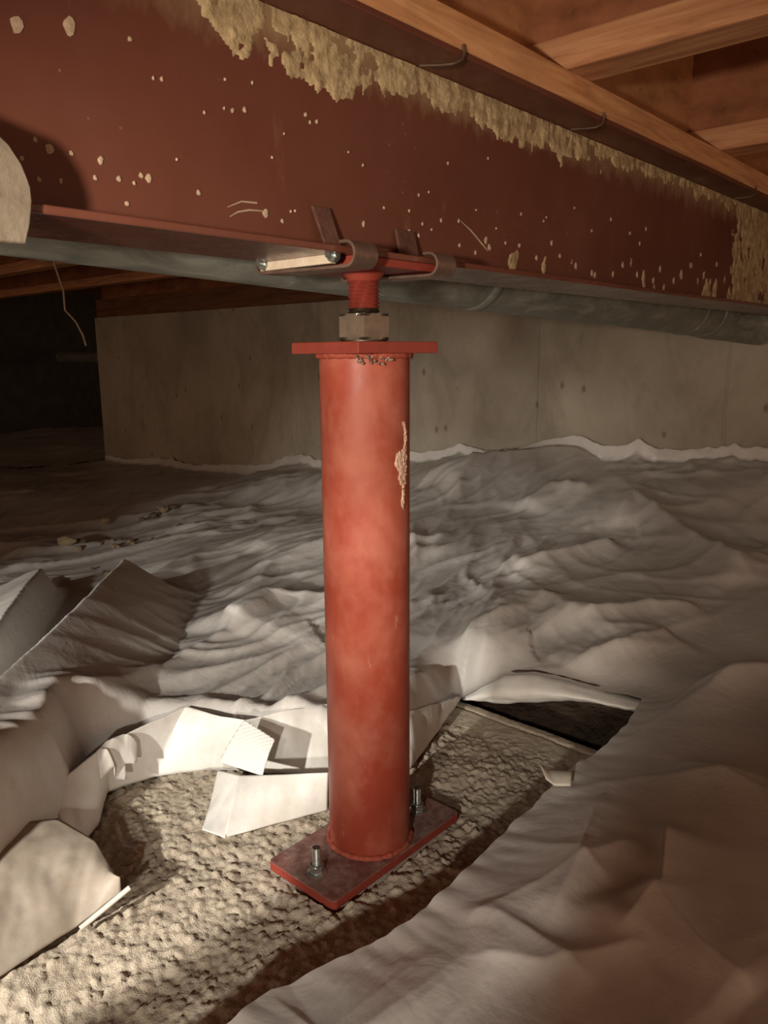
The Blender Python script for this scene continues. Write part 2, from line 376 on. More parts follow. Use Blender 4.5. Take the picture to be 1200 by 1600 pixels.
def sheet_height(x, y):
    g = ground(x, y)
    z = g.copy() if hasattr(g, 'copy') else g
    amp = .55+.9*sstep(-.25, .45, pn(x*1.7, y*1.7, 40))
    right = sstep(-.05, .35, x-.35*(y-.8)); left = 1-right
    calm = 1-.86*sstep(.12, .0, (y-.95)-.9*(x-.25))*right          # the calmer sheet in the right foreground
    far = sstep(1.0, 1.6, y)
    w = .0105*ridge(x, y, 1.05, .75, .15, 1)*left+.0055*ridge(x, y, .80, .55, .075, 2)*left
    w = w+.0120*ridge(x, y, .30, .65, .17, 3)*right*calm+.0085*ridge(x, y, 2.5, .45, .13, 4)*right*calm
    w = w+.0050*ridge(x, y, 1.25, .50, .09, 8)*calm*(.4+.6*far)
    w = w+.0019*ridge(x, y, 1.05, .34, .050, 5)*calm**2+.0026*ridge(x, y, 2.2, .25, .055, 6)*right*calm**2+.0008*ridge(x, y, 1.2, .16, .030, 9)*left
    z = z+amp*w+.010*fbm(x*2.0, y*2.0, 11, 2)+.0006*fbm(x*13, y*13, 13, 2)*(.35+.65*calm)
    dt = np.minimum(segdist(x, y, RIDGES[0][0])[0], segdist(x, y, RIDGES[1][0])[0])
    z = g+(z-g)*(.25+.75*sstep(.05, .17, dt))
    for pts, h, wl, wr, kd in RIDGES:
        d, s, t = segdist(x, y, pts); wd = np.where(s > 0, wl, wr)
        ends = sstep(0, .16, t)*sstep(1.0, .84, t) if kd == 'r' else sstep(1.0, .88, t)
        q = d/wd
        if kd == 'tent': p = np.where(q < 1, 1-q**1.15, 0); p = np.where(q < 1, p, 0)
        else: p = np.exp(-q*1.1)*(q < 4)
        z = z+h*p*(ends if kd == 'r' else .25+.75*ends)
    # bank: the sheet runs down on to the footing along its far and left side
    d, s, t = segdist(x, y, FARCH)
    wv = .048+.010*pn(t*5, 0*t, 21); k = sstep(.0, 1.0, d/wv)
    edge = .005+.004*np.maximum(0, pn(t*8, 0*t, 22))
    z = np.where(d < .09, edge*(1-k)+(z+.012*(1-sstep(.05,.09,d)))*k+.005*ridge(x, y, .3, .16, .05, 31)*k*(1-sstep(.05,.09,d)), z)
    # arch of the loose edge behind the footing
    d, s, t = segdist(x, y, FLAPCH); z = z+(np.interp(t, [0,.13,.274,.453,.647,.835,1], [.005,.0285,.0515,.0612,.0594,.0538,.0484])-z)*np.exp(-(d/.05)**2)
    # raised free edge in the foreground
    d, s, t = segdist(x, y, NEARCH); e = .050+.006*pn(t*9, 0*t, 24)+.003*np.abs(pn(t*22, 0*t, 25))
    kk = np.exp(-(d/.06)**2); z = z*(1-kk)+e*kk
    z = z+.0022*pn(t*30+d*20, d*14, 27)*np.exp(-(d/.035))
    return z
def build_sheet():
    na, nr = 640, 620
    az = np.radians(np.linspace(-60, 56, na)); lr = np.linspace(math.log(.36), math.log(7.4), nr)
    A, Rr = np.meshgrid(az, np.exp(lr), indexing='ij')
    X = Rr*np.sin(A); Y = Rr*np.cos(A)
    # turn the sheet up against the wall where there is wall
    su = (X-PX)*UX+(Y-PY)*UY; yn = -(X-PX)*UY+(Y-PY)*UX
    rate = (np.sin(A)*UX+np.cos(A)*UY)
    ex = np.maximum(0, su-(WS-.012)); atw = (yn-ex*0 < 3.76)
    shift = np.where(atw, ex/np.maximum(rate, .2), 0)
    Xc = X-shift*np.sin(A); Yc = Y-shift*np.cos(A)
    ync = -(Xc-PX)*UY+(Yc-PY)*UX; atw = ync < 3.74
    turn = .030+.030*(.5+pn(ync*1.6, 0*ync, 35)); over = ex > turn+.03; ex = np.minimum(ex, turn)
    Xc = np.where(atw, Xc, X); Yc = np.where(atw, Yc, Y); exx = np.where(atw, ex, 0)
    Z = sheet_height(Xc, Yc)+exx*.9
    Xc = Xc-UX*.006*np.abs(pn(ync*9, exx*20, 33))*(exx > 0); Yc = Yc-UY*.006*np.abs(pn(ync*9, exx*20, 33))*(exx > 0)
    over = over & atw
    cx = (X[:-1,:-1]+X[1:,1:])/2; cy = (Y[:-1,:-1]+Y[1:,1:])/2
    keep = ~inpoly(cx, cy, HOLE) & ~(over[:-1,:-1] | over[1:,1:] | over[1:,:-1] | over[:-1,1:]) & (su[1:,1:] < WS+2.9) & (yn[1:,1:] < 6.2) & (yn[:-1,:-1] < 6.2) & (su[:-1,:-1] < WS+2.9) & (atw[:-1,:-1] == atw[1:,1:]) & (atw[:-1,1:] == atw[1:,:-1])
    idx = np.arange(na*nr).reshape(na, nr)
    # pull the vertices along the cut on to the outline so that the edge runs clean
    inh = inpoly(cx, cy, HOLE); tk = np.zeros((na, nr), bool); th = np.zeros((na, nr), bool)
    for a_, b_ in ((0,0),(0,1),(1,0),(1,1)):
        tk[a_:na-1+a_, b_:nr-1+b_] |= ~inh; th[a_:na-1+a_, b_:nr-1+b_] |= inh
    rim = tk & th; xs, ys = Xc[rim], Yc[rim]; ring = HOLE+[HOLE[0]]; bd = np.full(xs.shape, 1e9); bx_ = xs.copy(); by_ = ys.copy()
    for i in range(len(ring)-1):
        ax, ay = ring[i]; ex_, ey_ = ring[i+1][0]-ax, ring[i+1][1]-ay
        t_ = np.clip(((xs-ax)*ex_+(ys-ay)*ey_)/(ex_*ex_+ey_*ey_), 0, 1); px_, py_ = ax+t_*ex_, ay+t_*ey_; d_ = np.hypot(xs-px_, ys-py_)
        k_ = d_ < bd; bd = np.where(k_, d_, bd); bx_ = np.where(k_, px_, bx_); by_ = np.where(k_, py_, by_)
    bx_ = bx_+.0016*pn(bx_*55, by_*55, 36); by_ = by_+.0016*pn(bx_*55, by_*55, 37)
    Xc[rim] = bx_; Yc[rim] = by_; Z[rim] = sheet_height(bx_, by_)
    q = np.stack([idx[:-1,:-1], idx[:-1,1:], idx[1:,1:], idx[1:,:-1]], -1)[keep]
    used = np.unique(q); rem = np.full(na*nr, -1); rem[used] = np.arange(len(used))
    P = np.stack([Xc, Yc, Z], -1).reshape(-1, 3)[used]; q = rem[q]
    me = bpy.data.meshes.new('vapor_barrier')
    me.vertices.add(len(P)); me.vertices.foreach_set('co', P.ravel()); me.loops.add(q.size); me.loops.foreach_set('vertex_index', q.ravel())
    me.polygons.add(len(q)); me.polygons.foreach_set('loop_start', np.arange(0, q.size, 4)); me.polygons.foreach_set('loop_total', np.full(len(q), 4))
    me.update(calc_edges=True); me.validate()
    return me
sheet = thing('vapor_barrier', 'wrinkled off-white plastic vapor barrier sheet spread over the crawl space ground', 'plastic sheet', (-.3, 1.3, 0))
so = link('ground_sheet', build_sheet(), M['sheet'], sheet, 180, loc=(.3, -1.3, 0), recalc=False)

# soil below it
n = 90; gx = np.linspace(-5.5, 3.2, n); gy = np.linspace(-.6, 7.6, n); GX, GY = np.meshgrid(gx, gy, indexing='ij')
d, s, t = segdist(GX, GY, FARCH+FLAPCH[1:]+NEARCH)
GZ = ground(GX, GY)-.075-.04*np.exp(-(d/.3)**2)-.12*inpoly(GX, GY, HOLE)+.01*pn(GX*5, GY*5, 50)
v = np.stack([GX, GY, GZ], -1).reshape(-1, 3).tolist(); idx = np.arange(n*n).reshape(n, n)
f = np.stack([idx[:-1,:-1], idx[1:,:-1], idx[1:,1:], idx[:-1,1:]], -1).reshape(-1, 4).tolist()
MB().add(v, f).build('floor', M['soil'], smooth=180, kind='structure')

# ------------------------------------------------------------------ concrete footing
def build_pad():
    s0, s1, y0, y1 = -.80, .372, -.36, .42; st = .0022
    ns, ny = int((s1-s0)/st), int((y1-y0)/st)
    S, Yy = np.meshgrid(np.linspace(s0, s1, ns), np.linspace(y0, y1, ny), indexing='ij')
    wx = S+.003*pn(S*40, Yy*40, 65); wy = Yy+.003*pn(S*40, Yy*40, 66)
    d1, i1 = cell(wx*118, wy*118, 61); d2, i2 = cell(wx*240, wy*240, 62)
    dome = np.sqrt(np.maximum(0, 1-(d1/(.35+.4*i1))**2)); dome2 = np.sqrt(np.maximum(0, 1-(d2/(.3+.4*i2))**2))
    z = .0045*fbm(S*9, Yy*9, 60, 3)+.0034*dome*i1**1.2+.0018*dome2*i2+.0014*fbm(S*70, Yy*70, 63, 3)
    smooth = sstep(.25, .33, S)                                        # trowelled margin by the form edge
    z = z*(1-.75*smooth)
    z = z-.005*np.exp(-((S-.343+.002*pn(Yy*30, 0*Yy, 64))/.0022)**2)   # crack along the edge
    plate = (np.abs(S) < .108) & (np.abs(Yy) < .055); z = np.where(plate, np.minimum(z, -.0005), z)-.0022
    b = np.minimum.reduce([S-s0, s1-S, Yy-y0, y1-Yy]); z = z-.010*np.exp(-b/.006)
    P = np.stack([S, Yy, z], -1).reshape(-1, 3); idx = np.arange(ns*ny).reshape(ns, ny)
    f = np.stack([idx[:-1,:-1], idx[1:,:-1], idx[1:,1:], idx[:-1,1:]], -1).reshape(-1, 4).tolist()
    v = P.tolist(); ring = list(idx[:,0])+list(idx[-1,1:])+list(idx[-2::-1,-1])+list(idx[0,-2:0:-1]); k0 = len(v)
    for r in ring: v.append((v[r][0], v[r][1], -.22))
    L = len(ring)
    for i in range(L): j = (i+1) % L; f.append((int(ring[i]), k0+i, k0+j, int(ring[j])))
    f.append(tuple(k0+i for i in range(L)))
    mb = MB(); mb.v = v; mb.f = f; return mb
pad = build_pad().build('concrete_footing', M['pad'], smooth=60, loc=(PX,PY,0), rotz=ROT)
tag(pad, 'rough grey-brown concrete footing under the red post, bare between the plastic', 'footing')

# ------------------------------------------------------------------ patches of loose film (parts of the sheet)
SO = (-.3, 1.3, 0)
# curled lip over the dark gap behind the footing
top = [(.1213,1.1385,.002),(.1477,1.1265,.0258),(.1798,1.1119,.0488),(.2201,1.0936,.0586),(.2639,1.0737,.0568),(.3064,1.0544,.0512),(.3435,1.0375,.0458),(.3702,1.0254,.0405)]
low = [(.1214,1.1335,.001),(.148,1.1164,.006),(.1806,1.0975,.0117),(.2212,1.0761,.0221),(.2647,1.0563,.0345),(.307,1.0391,.0378),(.3441,1.0262,.0336),(.3675,1.0206,.0326)]
def interp3(pts, t):
    pts = np.array(pts); k = np.linspace(0, 1, len(pts)); return np.stack([np.interp(t, k, pts[:,i]) for i in range(3)], -1)
tt = np.linspace(0, 1, 70); T = interp3(top, tt); Lw = interp3(low, tt); v = []; nv = 12
for i in range(70):
    for j in range(nv):
        q = j/(nv-1); p = T[i]*(1-q)+Lw[i]*q; b = math.sin(math.pi*min(1, q*1.05))
        p = p+np.array([-.006, -.016, .002])*b*(math.sin(math.pi*tt[i])**.5)+.0012*np.array([0, 1, 1])*pn(tt[i]*14, q*3, 77)
        if j == 0: p = p+np.array([.005, .012, .0045])*min(1, 6*tt[i])
        v.append(tuple(p-np.array(SO)))
f = [(i*nv+j, (i+1)*nv+j, (i+1)*nv+j+1, i*nv+j+1) for i in range(69) for j in range(nv-1)]
o = MB().add(v, f).build('curled_edge', M['white'], sheet, 180); md = o.modifiers.new('thickness', 'SOLIDIFY'); md.thickness = .0008
# folded edge lying on the footing at the left
def polypatch(name, mat, top, low, nu, nv, bul, noise, seed, parent, org, thick=.0008):
    t = np.linspace(0, 1, nu); T = interp3(top, t); B = interp3(low, t); v = []
    for i in range(nu):
        for j in range(nv):
            q = j/(nv-1); p = T[i]*(1-q)+B[i]*q
            h = bul*math.sin(math.pi*q)+noise*float(fbm(p[0]*26, p[1]*26+q, seed, 3))*min(1, 4*q*(1.02-q)+.15)
            v.append((p[0]-org[0], p[1]-org[1], p[2]+h-org[2]))
    f = [(i*nv+j, (i+1)*nv+j, (i+1)*nv+j+1, i*nv+j+1) for i in range(nu-1) for j in range(nv-1)]
    o = MB().add(v, f).build(name, mat, parent, 60)
    if thick: md = o.modifiers.new('thickness', 'SOLIDIFY'); md.thickness = thick
    return o
polypatch('folded_edge', M['dirty_shaded'], [(-.48,.66,.075),(-.40,.70,.072),(-.345,.735,.058),(-.300,.715,.045),(-.258,.664,.031)],
          [(-.405,.49,.006),(-.365,.55,.006),(-.335,.582,.006),(-.293,.636,.008),(-.257,.662,.026)], 60, 36, .010, .004, 83, sheet, SO)  # muddy film, its colour also darkened to stand for shade on this fold
# bright turned-over edge standing along the far side of the footing
polypatch('turned_edge', M['white'],
    [(-.372,.775,.066),(-.338,.842,.078),(-.328,.862,.080),(-.263,.952,.080),(-.212,.930,.076),(-.178,.920,.076),(-.135,.940,.078),(-.079,.965,.076),(-.02,.975,.066),(.040,1.005,.048),(.085,1.075,.026),(.117,1.131,.008)],
    [(-.337,.742,.006),(-.331,.803,.006),(-.343,.866,.008),(-.297,.905,.006),(-.228,.922,.007),(-.200,.920,.008),(-.15,.912,.006),(-.07,.902,.007),(-.01,.908,.006),(.033,.924,.005),(.078,1.030,.005),(.116,1.126,.004)], 170, 26, .004, .0055, 87, sheet, SO)
polypatch('torn_tongue', M['white'], [(-.341,.838,.078),(-.333,.852,.084),(-.320,.872,.082)], [(-.334,.826,.046),(-.320,.838,.060),(-.322,.842,.040),(-.312,.850,.034),(-.314,.856,.052),(-.304,.866,.046),(-.306,.880,.066)], 40, 14, .006, .004, 95, sheet, SO)
# thin silver tab standing on the right hand edge
polypatch('tape_tab', M['strip'], [(.176,.826,.070),(.186,.818,.063),(.214,.812,.064)], [(.180,.792,.066),(.189,.786,.061),(.206,.784,.062)], 14, 8, .003, .001, 84, sheet, SO)
# torn reinforced scrap beside the post
scrap = thing('film_scrap', 'torn white reinforced film scrap folded on the footing left of the post', 'plastic scrap', (-.15, .83, 0))
SC = (-.15, .83, 0)
polypatch('white_flap', M['white'], [(-.173,.838,.046),(-.120,.834,.049),(-.068,.836,.050)], [(-.181,.777,.005),(-.125,.802,.006),(-.069,.826,.007)], 50, 26, .004, .0022, 91, scrap, SC)
polypatch('clear_film', M['white'], [(-.210,.884,.026),(-.172,.839,.045)], [(-.210,.794,.004),(-.180,.775,.006)], 30, 40, -.004, .0035, 92, scrap, SC)
polypatch('woven_patch', M['woven'], [(-.176,.897,.088),(-.134,.866,.077)], [(-.203,.866,.048),(-.146,.836,.046)], 30, 24, .003, .0015, 93, scrap, SC)
# white plastic strip on the left flap
st = MB().tube([(-.0185,-.0165,.009),(0,0,.018),(.0185,.0165,.027)], .0026, 8).build('plastic_strip', M['strip'], None, 60, loc=(-.2685,.6495,.0))
tag(st, 'thin white plastic strip along the edge of the left fold', 'plastic strip')

# ------------------------------------------------------------------ girder
BZ = .6185
girder = thing('steel_girder', 'brown-red primed steel I-beam girder crossing above the red jack post', 'girder', (PX,PY,BZ), ROT)
S0, S1 = -1.3, WS-.004
MB().box(S0, S1, -.050, .050, 0, .0056).build('bottom_flange', M['flange'], girder, bevel=.001)
MB().box(S0, S1, -.050, .050, .1919, .1975).build('top_flange', M['beam'], girder, bevel=.001)
MB().box(S0, S1, -.0022, .0022, .0058, .1917).build('web', M['web'], girder)
def crust():
    st = .0023; ss = np.arange(-.32, 1.60, st); zz = np.arange(.007, .1915, st)
    S, Zz = np.meshgrid(ss, zz, indexing='ij')
    nn = fbm(S*26, Zz*26, 101, 4, .6)+.45*np.abs(pn(S*120, Zz*70, 104))
    depth = np.interp(S, [-.30,-.22,-.1,0,.12,.25,.35,.5,.75,.95,1.6], [.0,.022,.042,.046,.040,.040,.030,.022,.018,.016,.02])
    a = (Zz-(.1915-depth*(1.0+.5*pn(S*9, 0*S, 103))))/.016
    m1 = np.minimum(a, .75)-.15+nn*.85+.35*pn(S*95, Zz*38, 109)
    b = (S-1.0-.02*pn(Zz*30, S*0, 105))/.03; m2 = np.minimum(b, .8)+nn*.6-.25+.3*pn(S*110, Zz*20, 110)
    c = pn(S*45, Zz*18, 108)*2.1+.4*nn-1.05+1.0*sstep(.55,.95,S)*sstep(.09,.0,Zz)-sstep(.03,.075,Zz)*.7-2*(S < .2)
    h = np.maximum.reduce([m1, m2, c]); k = h > .25
    t = .0004+.0022*np.clip(h-.25, 0, 1)*(.5+.9*np.abs(pn(S*150, Zz*150, 106)))
    P = np.stack([S, -.0022-np.where(k, t, -.0008), Zz], -1).reshape(-1,3); idx = np.arange(S.size).reshape(S.shape)
    kk = k[:-1,:-1] | k[1:,1:] | k[1:,:-1] | k[:-1,1:]
    q = np.stack([idx[:-1,:-1], idx[1:,:-1], idx[1:,1:], idx[:-1,1:]], -1)[kk]
    us = np.unique(q); rem = np.full(S.size, -1); rem[us] = np.arange(len(us))
    return MB().add(P[us].tolist(), rem[q].tolist())
tag(crust().build('mud_crust', M['crust'], girder, 180, kind='stuff'), 'tan dried mud crust along the top of the web')
SPOTS = [(-.317,.738,3),(-.282,.747,3),(-.322,.659,1),(-.312,.672,1),(-.303,.668,2),(-.288,.668,1),(-.267,.667,1.4),(-.312,.648,1),(-.297,.649,1),(-.272,.655,.9),(-.254,.657,1),(-.236,.662,1),(-.242,.656,.7),(-.23,.661,1.5),(-.187,.657,1.1),(-.249,.641,1),(-.157,.744,.7),(-.151,.723,1),(-.139,.726,1.1),(-.073,.736,1.1),(-.068,.731,.8),(-.06,.733,.9),(-.214,.731,.8),(-.221,.73,.7),(-.205,.678,.7),(-.238,.751,1),(-.093,.655,.7),(-.088,.656,.7),(-.121,.65,1.7),(-.103,.646,.9),(-.13,.748,.7),(.117,.672,1),(.065,.675,.8),(.027,.673,.8),(-.002,.655,1.4),(.2,.66,2),(.207,.653,2),(.148,.675,1),(.345,.671,1.6),(.505,.718,1.4),(.622,.718,1.4),(.45,.697,1),(.41,.648,2.2),(.465,.64,2.2),(.77,.661,4),(.871,.667,3),(.904,.658,2.5),(.809,.679,3),(.683,.664,2.5),(.603,.695,1.5),(.568,.706,1.6),(.201,.747,.9),(.128,.73,.8),(-.098,.716,.6),(-.112,.695,.7),(-.021,.715,.6),(-.002,.707,.7),(.08,.692,.8),(.096,.697,.6),(.24,.661,1),(.27,.661,1.5),(.324,.695,.9),(.456,.642,2.2),(.272,.697,.9),(.367,.657,1.6),(.065,.656,.9),(.08,.653,1),(.086,.665,.8),(.101,.661,.8),(-.178,.716,.7),(-.159,.723,.6),(.33,.70,.8),(.40,.72,.9),(.55,.66,2.2),(.60,.65,2.2),(.66,.645,2.4),(.74,.65,2.5),(.52,.645,2),(.85,.70,2),(.93,.69,2.4),(.18,.69,.6),(.22,.675,.8),(.31,.65,1.6),(.15,.65,1),(.18,.645,1.2)]
mb = MB(); rnd = random.Random(4)
for s, z, r in SPOTS:
    k = 12; r0 = r*.00155; asp = rnd.uniform(.75, 1.05); ph = rnd.uniform(0, 6)
    vs = [(s, -.0040, z-BZ)]+[(s+r0*asp*(1+.18*math.sin(3*a+ph)+.1*rnd.uniform(-1,1))*math.cos(a), -.0032, z-BZ+1.2*r0*(1+.18*math.sin(2*a+ph))*math.sin(a)) for a in [2*math.pi*i/k for i in range(k)]]
    vs += [(x, -.0020, zz) for x, y, zz in vs[1:]]
    mb.add(vs, [(0, 1+i, 1+(i+1) % k) for i in range(k)]+[(1+i, 1+k+i, 1+k+(i+1) % k, 1+(i+1) % k) for i in range(k)])
for pl_ in ([(-.158,.643),(-.150,.6475),(-.138,.6505),(-.123,.6515)], [(.150,.676),(.170,.668),(.190,.657),(.204,.649)], [(-.16,.650),(-.146,.656),(-.13,.657)]):
    mb.tube([(a, -.0026, b-BZ) for a, b in pl_], [.0003, .0007, .0009, .0004][:len(pl_)], 6)
tag(mb.build('paint_spatter', M['spat'], girder, 50, kind='stuff'), 'pale spatter drops on the web')

# fibre board held against the girder at the picture's left edge
pts = [(-.52,-.02),(-.3500,-.02),(-.3462,-.008),(-.3440,.004),(-.3440,.012),(-.3480,.024),(-.3545,.0335),(-.3620,.0395),(-.40,.048),(-.52,.055)]
bd = MB()
bd.add([(x,-.060,z) for x,z in pts]+[(x,-.0505,z) for x,z in pts], [tuple(range(len(pts)-1,-1,-1)), tuple(range(len(pts),2*len(pts)))]+[(i,(i+1)%len(pts),len(pts)+(i+1)%len(pts),len(pts)+i) for i in range(len(pts))])
b_o = bd.build('fibre_board', M['felt'], None, 40, .001, (PX,PY,BZ), ROT)
tag(b_o, 'beige board with a rounded end fixed to the girder flange at far left', 'board')

# ------------------------------------------------------------------ nailer plate, joists, blocking
NZ0, NZ1 = .8162, .8465
nail_p = thing('nailer_plate', 'orange-brown fir plank lying along the top of the steel girder', 'plank', (PX,PY,NZ0), ROT)
mb = MB(); ns = 90
for i in range(ns+1):
    s = S0+(S1-S0)*i/ns; w = .0016*float(pn(s*7, 0, 120)); w2 = .0014*float(pn(s*11, 3, 121))
    mb.v += [(s, -.0505+w, 0), (s, .05, 0), (s, .05, NZ1-NZ0), (s, -.0505+w2, NZ1-NZ0)]
for i in range(ns):
    for k in range(4): mb.f.append((i*4+k, i*4+(k+1) % 4, (i+1)*4+(k+1) % 4, (i+1)*4+k))
mb.f += [(0,1,2,3), (ns*4+3, ns*4+2, ns*4+1, ns*4)]
mb.build('plank', M['wood'], nail_p, 40)
for s in (-.235, .082, .368, .948, .655):
    k = .004 if s != .655 else .0
    if s == .655: continue
    MB().tube([(s+.004,-.0515,.004),(s+.004,-.0530,-.004),(s+.001,-.0525,-.0100),(s-.007,-.048,-.0145),(s-.018,-.040,-.0165),(s-.034,-.030,-.0185)], .0016, 8).build('bent_nail', M['nail'], nail_p, 60)
JS = [(-1.152), -.664, -.176, .312, .800, 1.288]
descr = {-1.152: 'far left joist', -.664: 'left joist'}
jl = ['dark wooden I-joist farthest left behind the duct', 'dark wooden I-joist second from the left above the duct', 'wooden I-joist crossing the girder just left of the red post',
      'wooden I-joist crossing the girder at the top right, nearest the viewer', 'wooden I-joist crossing the girder at the right picture edge', 'wooden I-joist nearest the concrete wall']
for i, sc in enumerate(JS):
    j = thing('floor_joist', jl[i], 'joist', LW(sc, 0, NZ1+.0005), ROT, 'I-joists across the girder')
    y0, y1 = -2.3, 6.2
    MB().box(-.029, .029, y0, y1, 0, .036).build('bottom_flange', M['woody'], j, bevel=.002)
    MB().box(-.029, .029, y0, y1, .204, .2395).build('top_flange', M['woody'], j, bevel=.002)
    MB().box(-.005, .005, y0, y1, .0362, .2038).build('web', M['osb'], j)
bl = ['pale brown blocking board standing on the plank left of the post', 'pale brown blocking board above the girder at the upper left, behind the post',
      'pale brown blocking board between the two joists above the bent nails', 'pale brown blocking board by the right picture edge', 'x']
for i in range(1, len(JS)-1):
    a = JS[i]+.0052; b = JS[i+1]-.0052
    if i == 0: continue
    bb = MB()
    # notched round the joist flanges: a board with cut corners
    pl = [(a+.0245,0),(b-.0245,0),(b-.0245,.0365),(b,.0365),(b,.2030),(b-.0245,.2030),(b-.0245,.239),(a+.0245,.239),(a+.0245,.2030),(a,.2030),(a,.0365),(a+.0245,.0365)]
    n_ = len(pl)
    bb.add([(x,.0110,z) for x,z in pl]+[(x,.0400,z) for x,z in pl], [tuple(range(n_-1,-1,-1)), tuple(range(n_,2*n_))]+[(k,(k+1)%n_,n_+(k+1)%n_,n_+k) for k in range(n_)])
    o = bb.build('blocking_board', M['block'], None, loc=(PX,PY,NZ1+.0005), rotz=ROT)
    tag(o, bl[i-1], 'blocking', 'blocking boards on the plank')

# ------------------------------------------------------------------ duct behind the girder
duct = thing('round_duct', 'long round galvanized steel duct hanging behind the girder', 'duct', LW(.6, .18, .55), ROT)
def dz(s): return .146+.534-.55-(s+.27)*.0288
DR = .060
pts = []; rr = []
for k in range(60):
    s = -1.3+k*(2.70/59); pts.append((s-.6, .0+.004*math.sin(s*5), dz(s))); rr.append(DR)
MB().tube(pts, rr, 40).build('duct_run', M['duct'], duct, 60)
el = []
for k in range(12):
    a = R_(38*k/11); el.append((1.43-.6+.30*math.sin(a), -.30*(1-math.cos(a)), dz(1.43)-.004-.02*k/11))
MB().tube(el, [DR-.004]*len(el), 40).build('elbow', M['duct'], duct, 60)
MB().tube([(1.37-.6, 0, dz(1.37)), (1.395-.6, 0, dz(1.395)), (1.40-.6, 0, dz(1.40)), (1.43-.6, 0, dz(1.43)), (1.455-.6, -.001, dz(1.455))], [DR+.0006, DR+.002, DR+.004, DR+.006, DR+.003], 40).build('collar', M['duct'], duct, 60)
for s in (-.55, .42, 1.25):
    MB().tube([(s-.6, 0, dz(s)), (s+.004-.6, 0, dz(s+.004)), (s+.012-.6, 0, dz(s+.012)), (s+.016-.6, 0, dz(s+.016))], [DR+.0004, DR+.0026, DR+.0026, DR+.0004], 40).build('seam_bead', M['duct'], duct, 60)
MB().box(.30, .325, -.0008, .0008, dz(.9), .2955).build('hanger_strap', M['duct'], duct)
fd = MB().tube([(0,0,0),(0,2.4,.0)], .05, 24).build('distant_pipe', M['duct'], None, 60, loc=LW(2.6, 3.6, .53), rotz=ROT)
tag(fd, 'dim grey pipe in the dark opening left of the concrete wall', 'pipe')
w = MB().tube([(0,0,.182),(.005,.01,.150),(.016,.0,.10),(.026,.01,.05),(.030,.0,.005),(.050,.005,-.02),(.066,.0,-.05),(.068,.01,-.075)], .0022, 6).build('hanging_wire', M['wire'], None, 60, loc=(-.765,1.85,.634))
tag(w, 'thin pale wire dangling from the joists at the left', 'wire')

# ------------------------------------------------------------------ jack post
post = thing('jack_post', 'red adjustable steel jack post with screw head standing on the footing', 'jack post', (PX,PY,0), ROT)
PT = .535
MB().lathe([(.0432,.0105),(.04445,.012),(.04445,PT-.0002)], 96).build('column', M['post'], post, 40)
bp = MB(); c_ = .004
bp.prism([(-.105+c_,-.050),(.101-c_,-.050),(.101,-.050+c_),(.101,.050-c_),(.101-c_,.050),(-.105+c_,.050),(-.105,.050-c_),(-.105,-.050+c_)], 0, .0100)
bp.build('base_plate', M['plate'], post, bevel=.0012)
def bead(r0, z0, rad, n=120, seed=0, a0=0, a1=2*math.pi, jit=.25):
    pts = []; rr = []
    for k in range(n+1):
        a = a0+(a1-a0)*k/n; j = float(pn(k*.35, seed, 130)); pts.append(((r0+.0008*j)*math.cos(a), (r0+.0008*j)*math.sin(a), z0+.0006*j)); rr.append(rad*(1+jit*math.sin(k*1.3)*.5+jit*j))
    return MB().tube(pts, rr, 8)
bead(.0450, .0113, .0032, seed=1, jit=.12).build('base_weld', M['weld'], post, 60)
cap = MB(); h = .0508
ca, sa = math.cos(R_(-6)), math.sin(R_(-6))
cap.prism([(x*ca-y*sa, x*sa+y*ca) for x, y in ((-h,-h),(h,-h),(h,h),(-h,h))], PT, PT+.0108)
cap.build('cap_plate', M['red'], post, bevel=.0009)
bead(.0455, PT-.0018, .0030, seed=3, jit=.12).build('cap_weld', M['weld'], post, 60)
# lumpy slag at the front of the cap weld (towards the viewer)
fx, fy = UX*(-PX)+UY*(-PY), -UY*(-PX)+UX*(-PY)
fa = math.atan2(fy, fx)
sl = MB(); rnd = random.Random(9)
for k in range(26):
    a = fa+R_(rnd.uniform(-12, 32)); r = .0462+rnd.uniform(-.0005, .0035); z = PT-.0025-abs(rnd.gauss(0, .0028))
    p = Vector((r*math.cos(a), r*math.sin(a), z)); q = p+Vector((rnd.uniform(-.004,.004), rnd.uniform(-.004,.004), rnd.uniform(-.003,.002)))
    sl.tube([p, (p+q)/2+Vector((0,0,rnd.uniform(-.001,.001))), q], [.0007, .0016, .0007], 6)
tag(sl.build('weld_slag', M['slag'], post, 60, kind='stuff'), 'rough rusty weld slag under the cap plate')
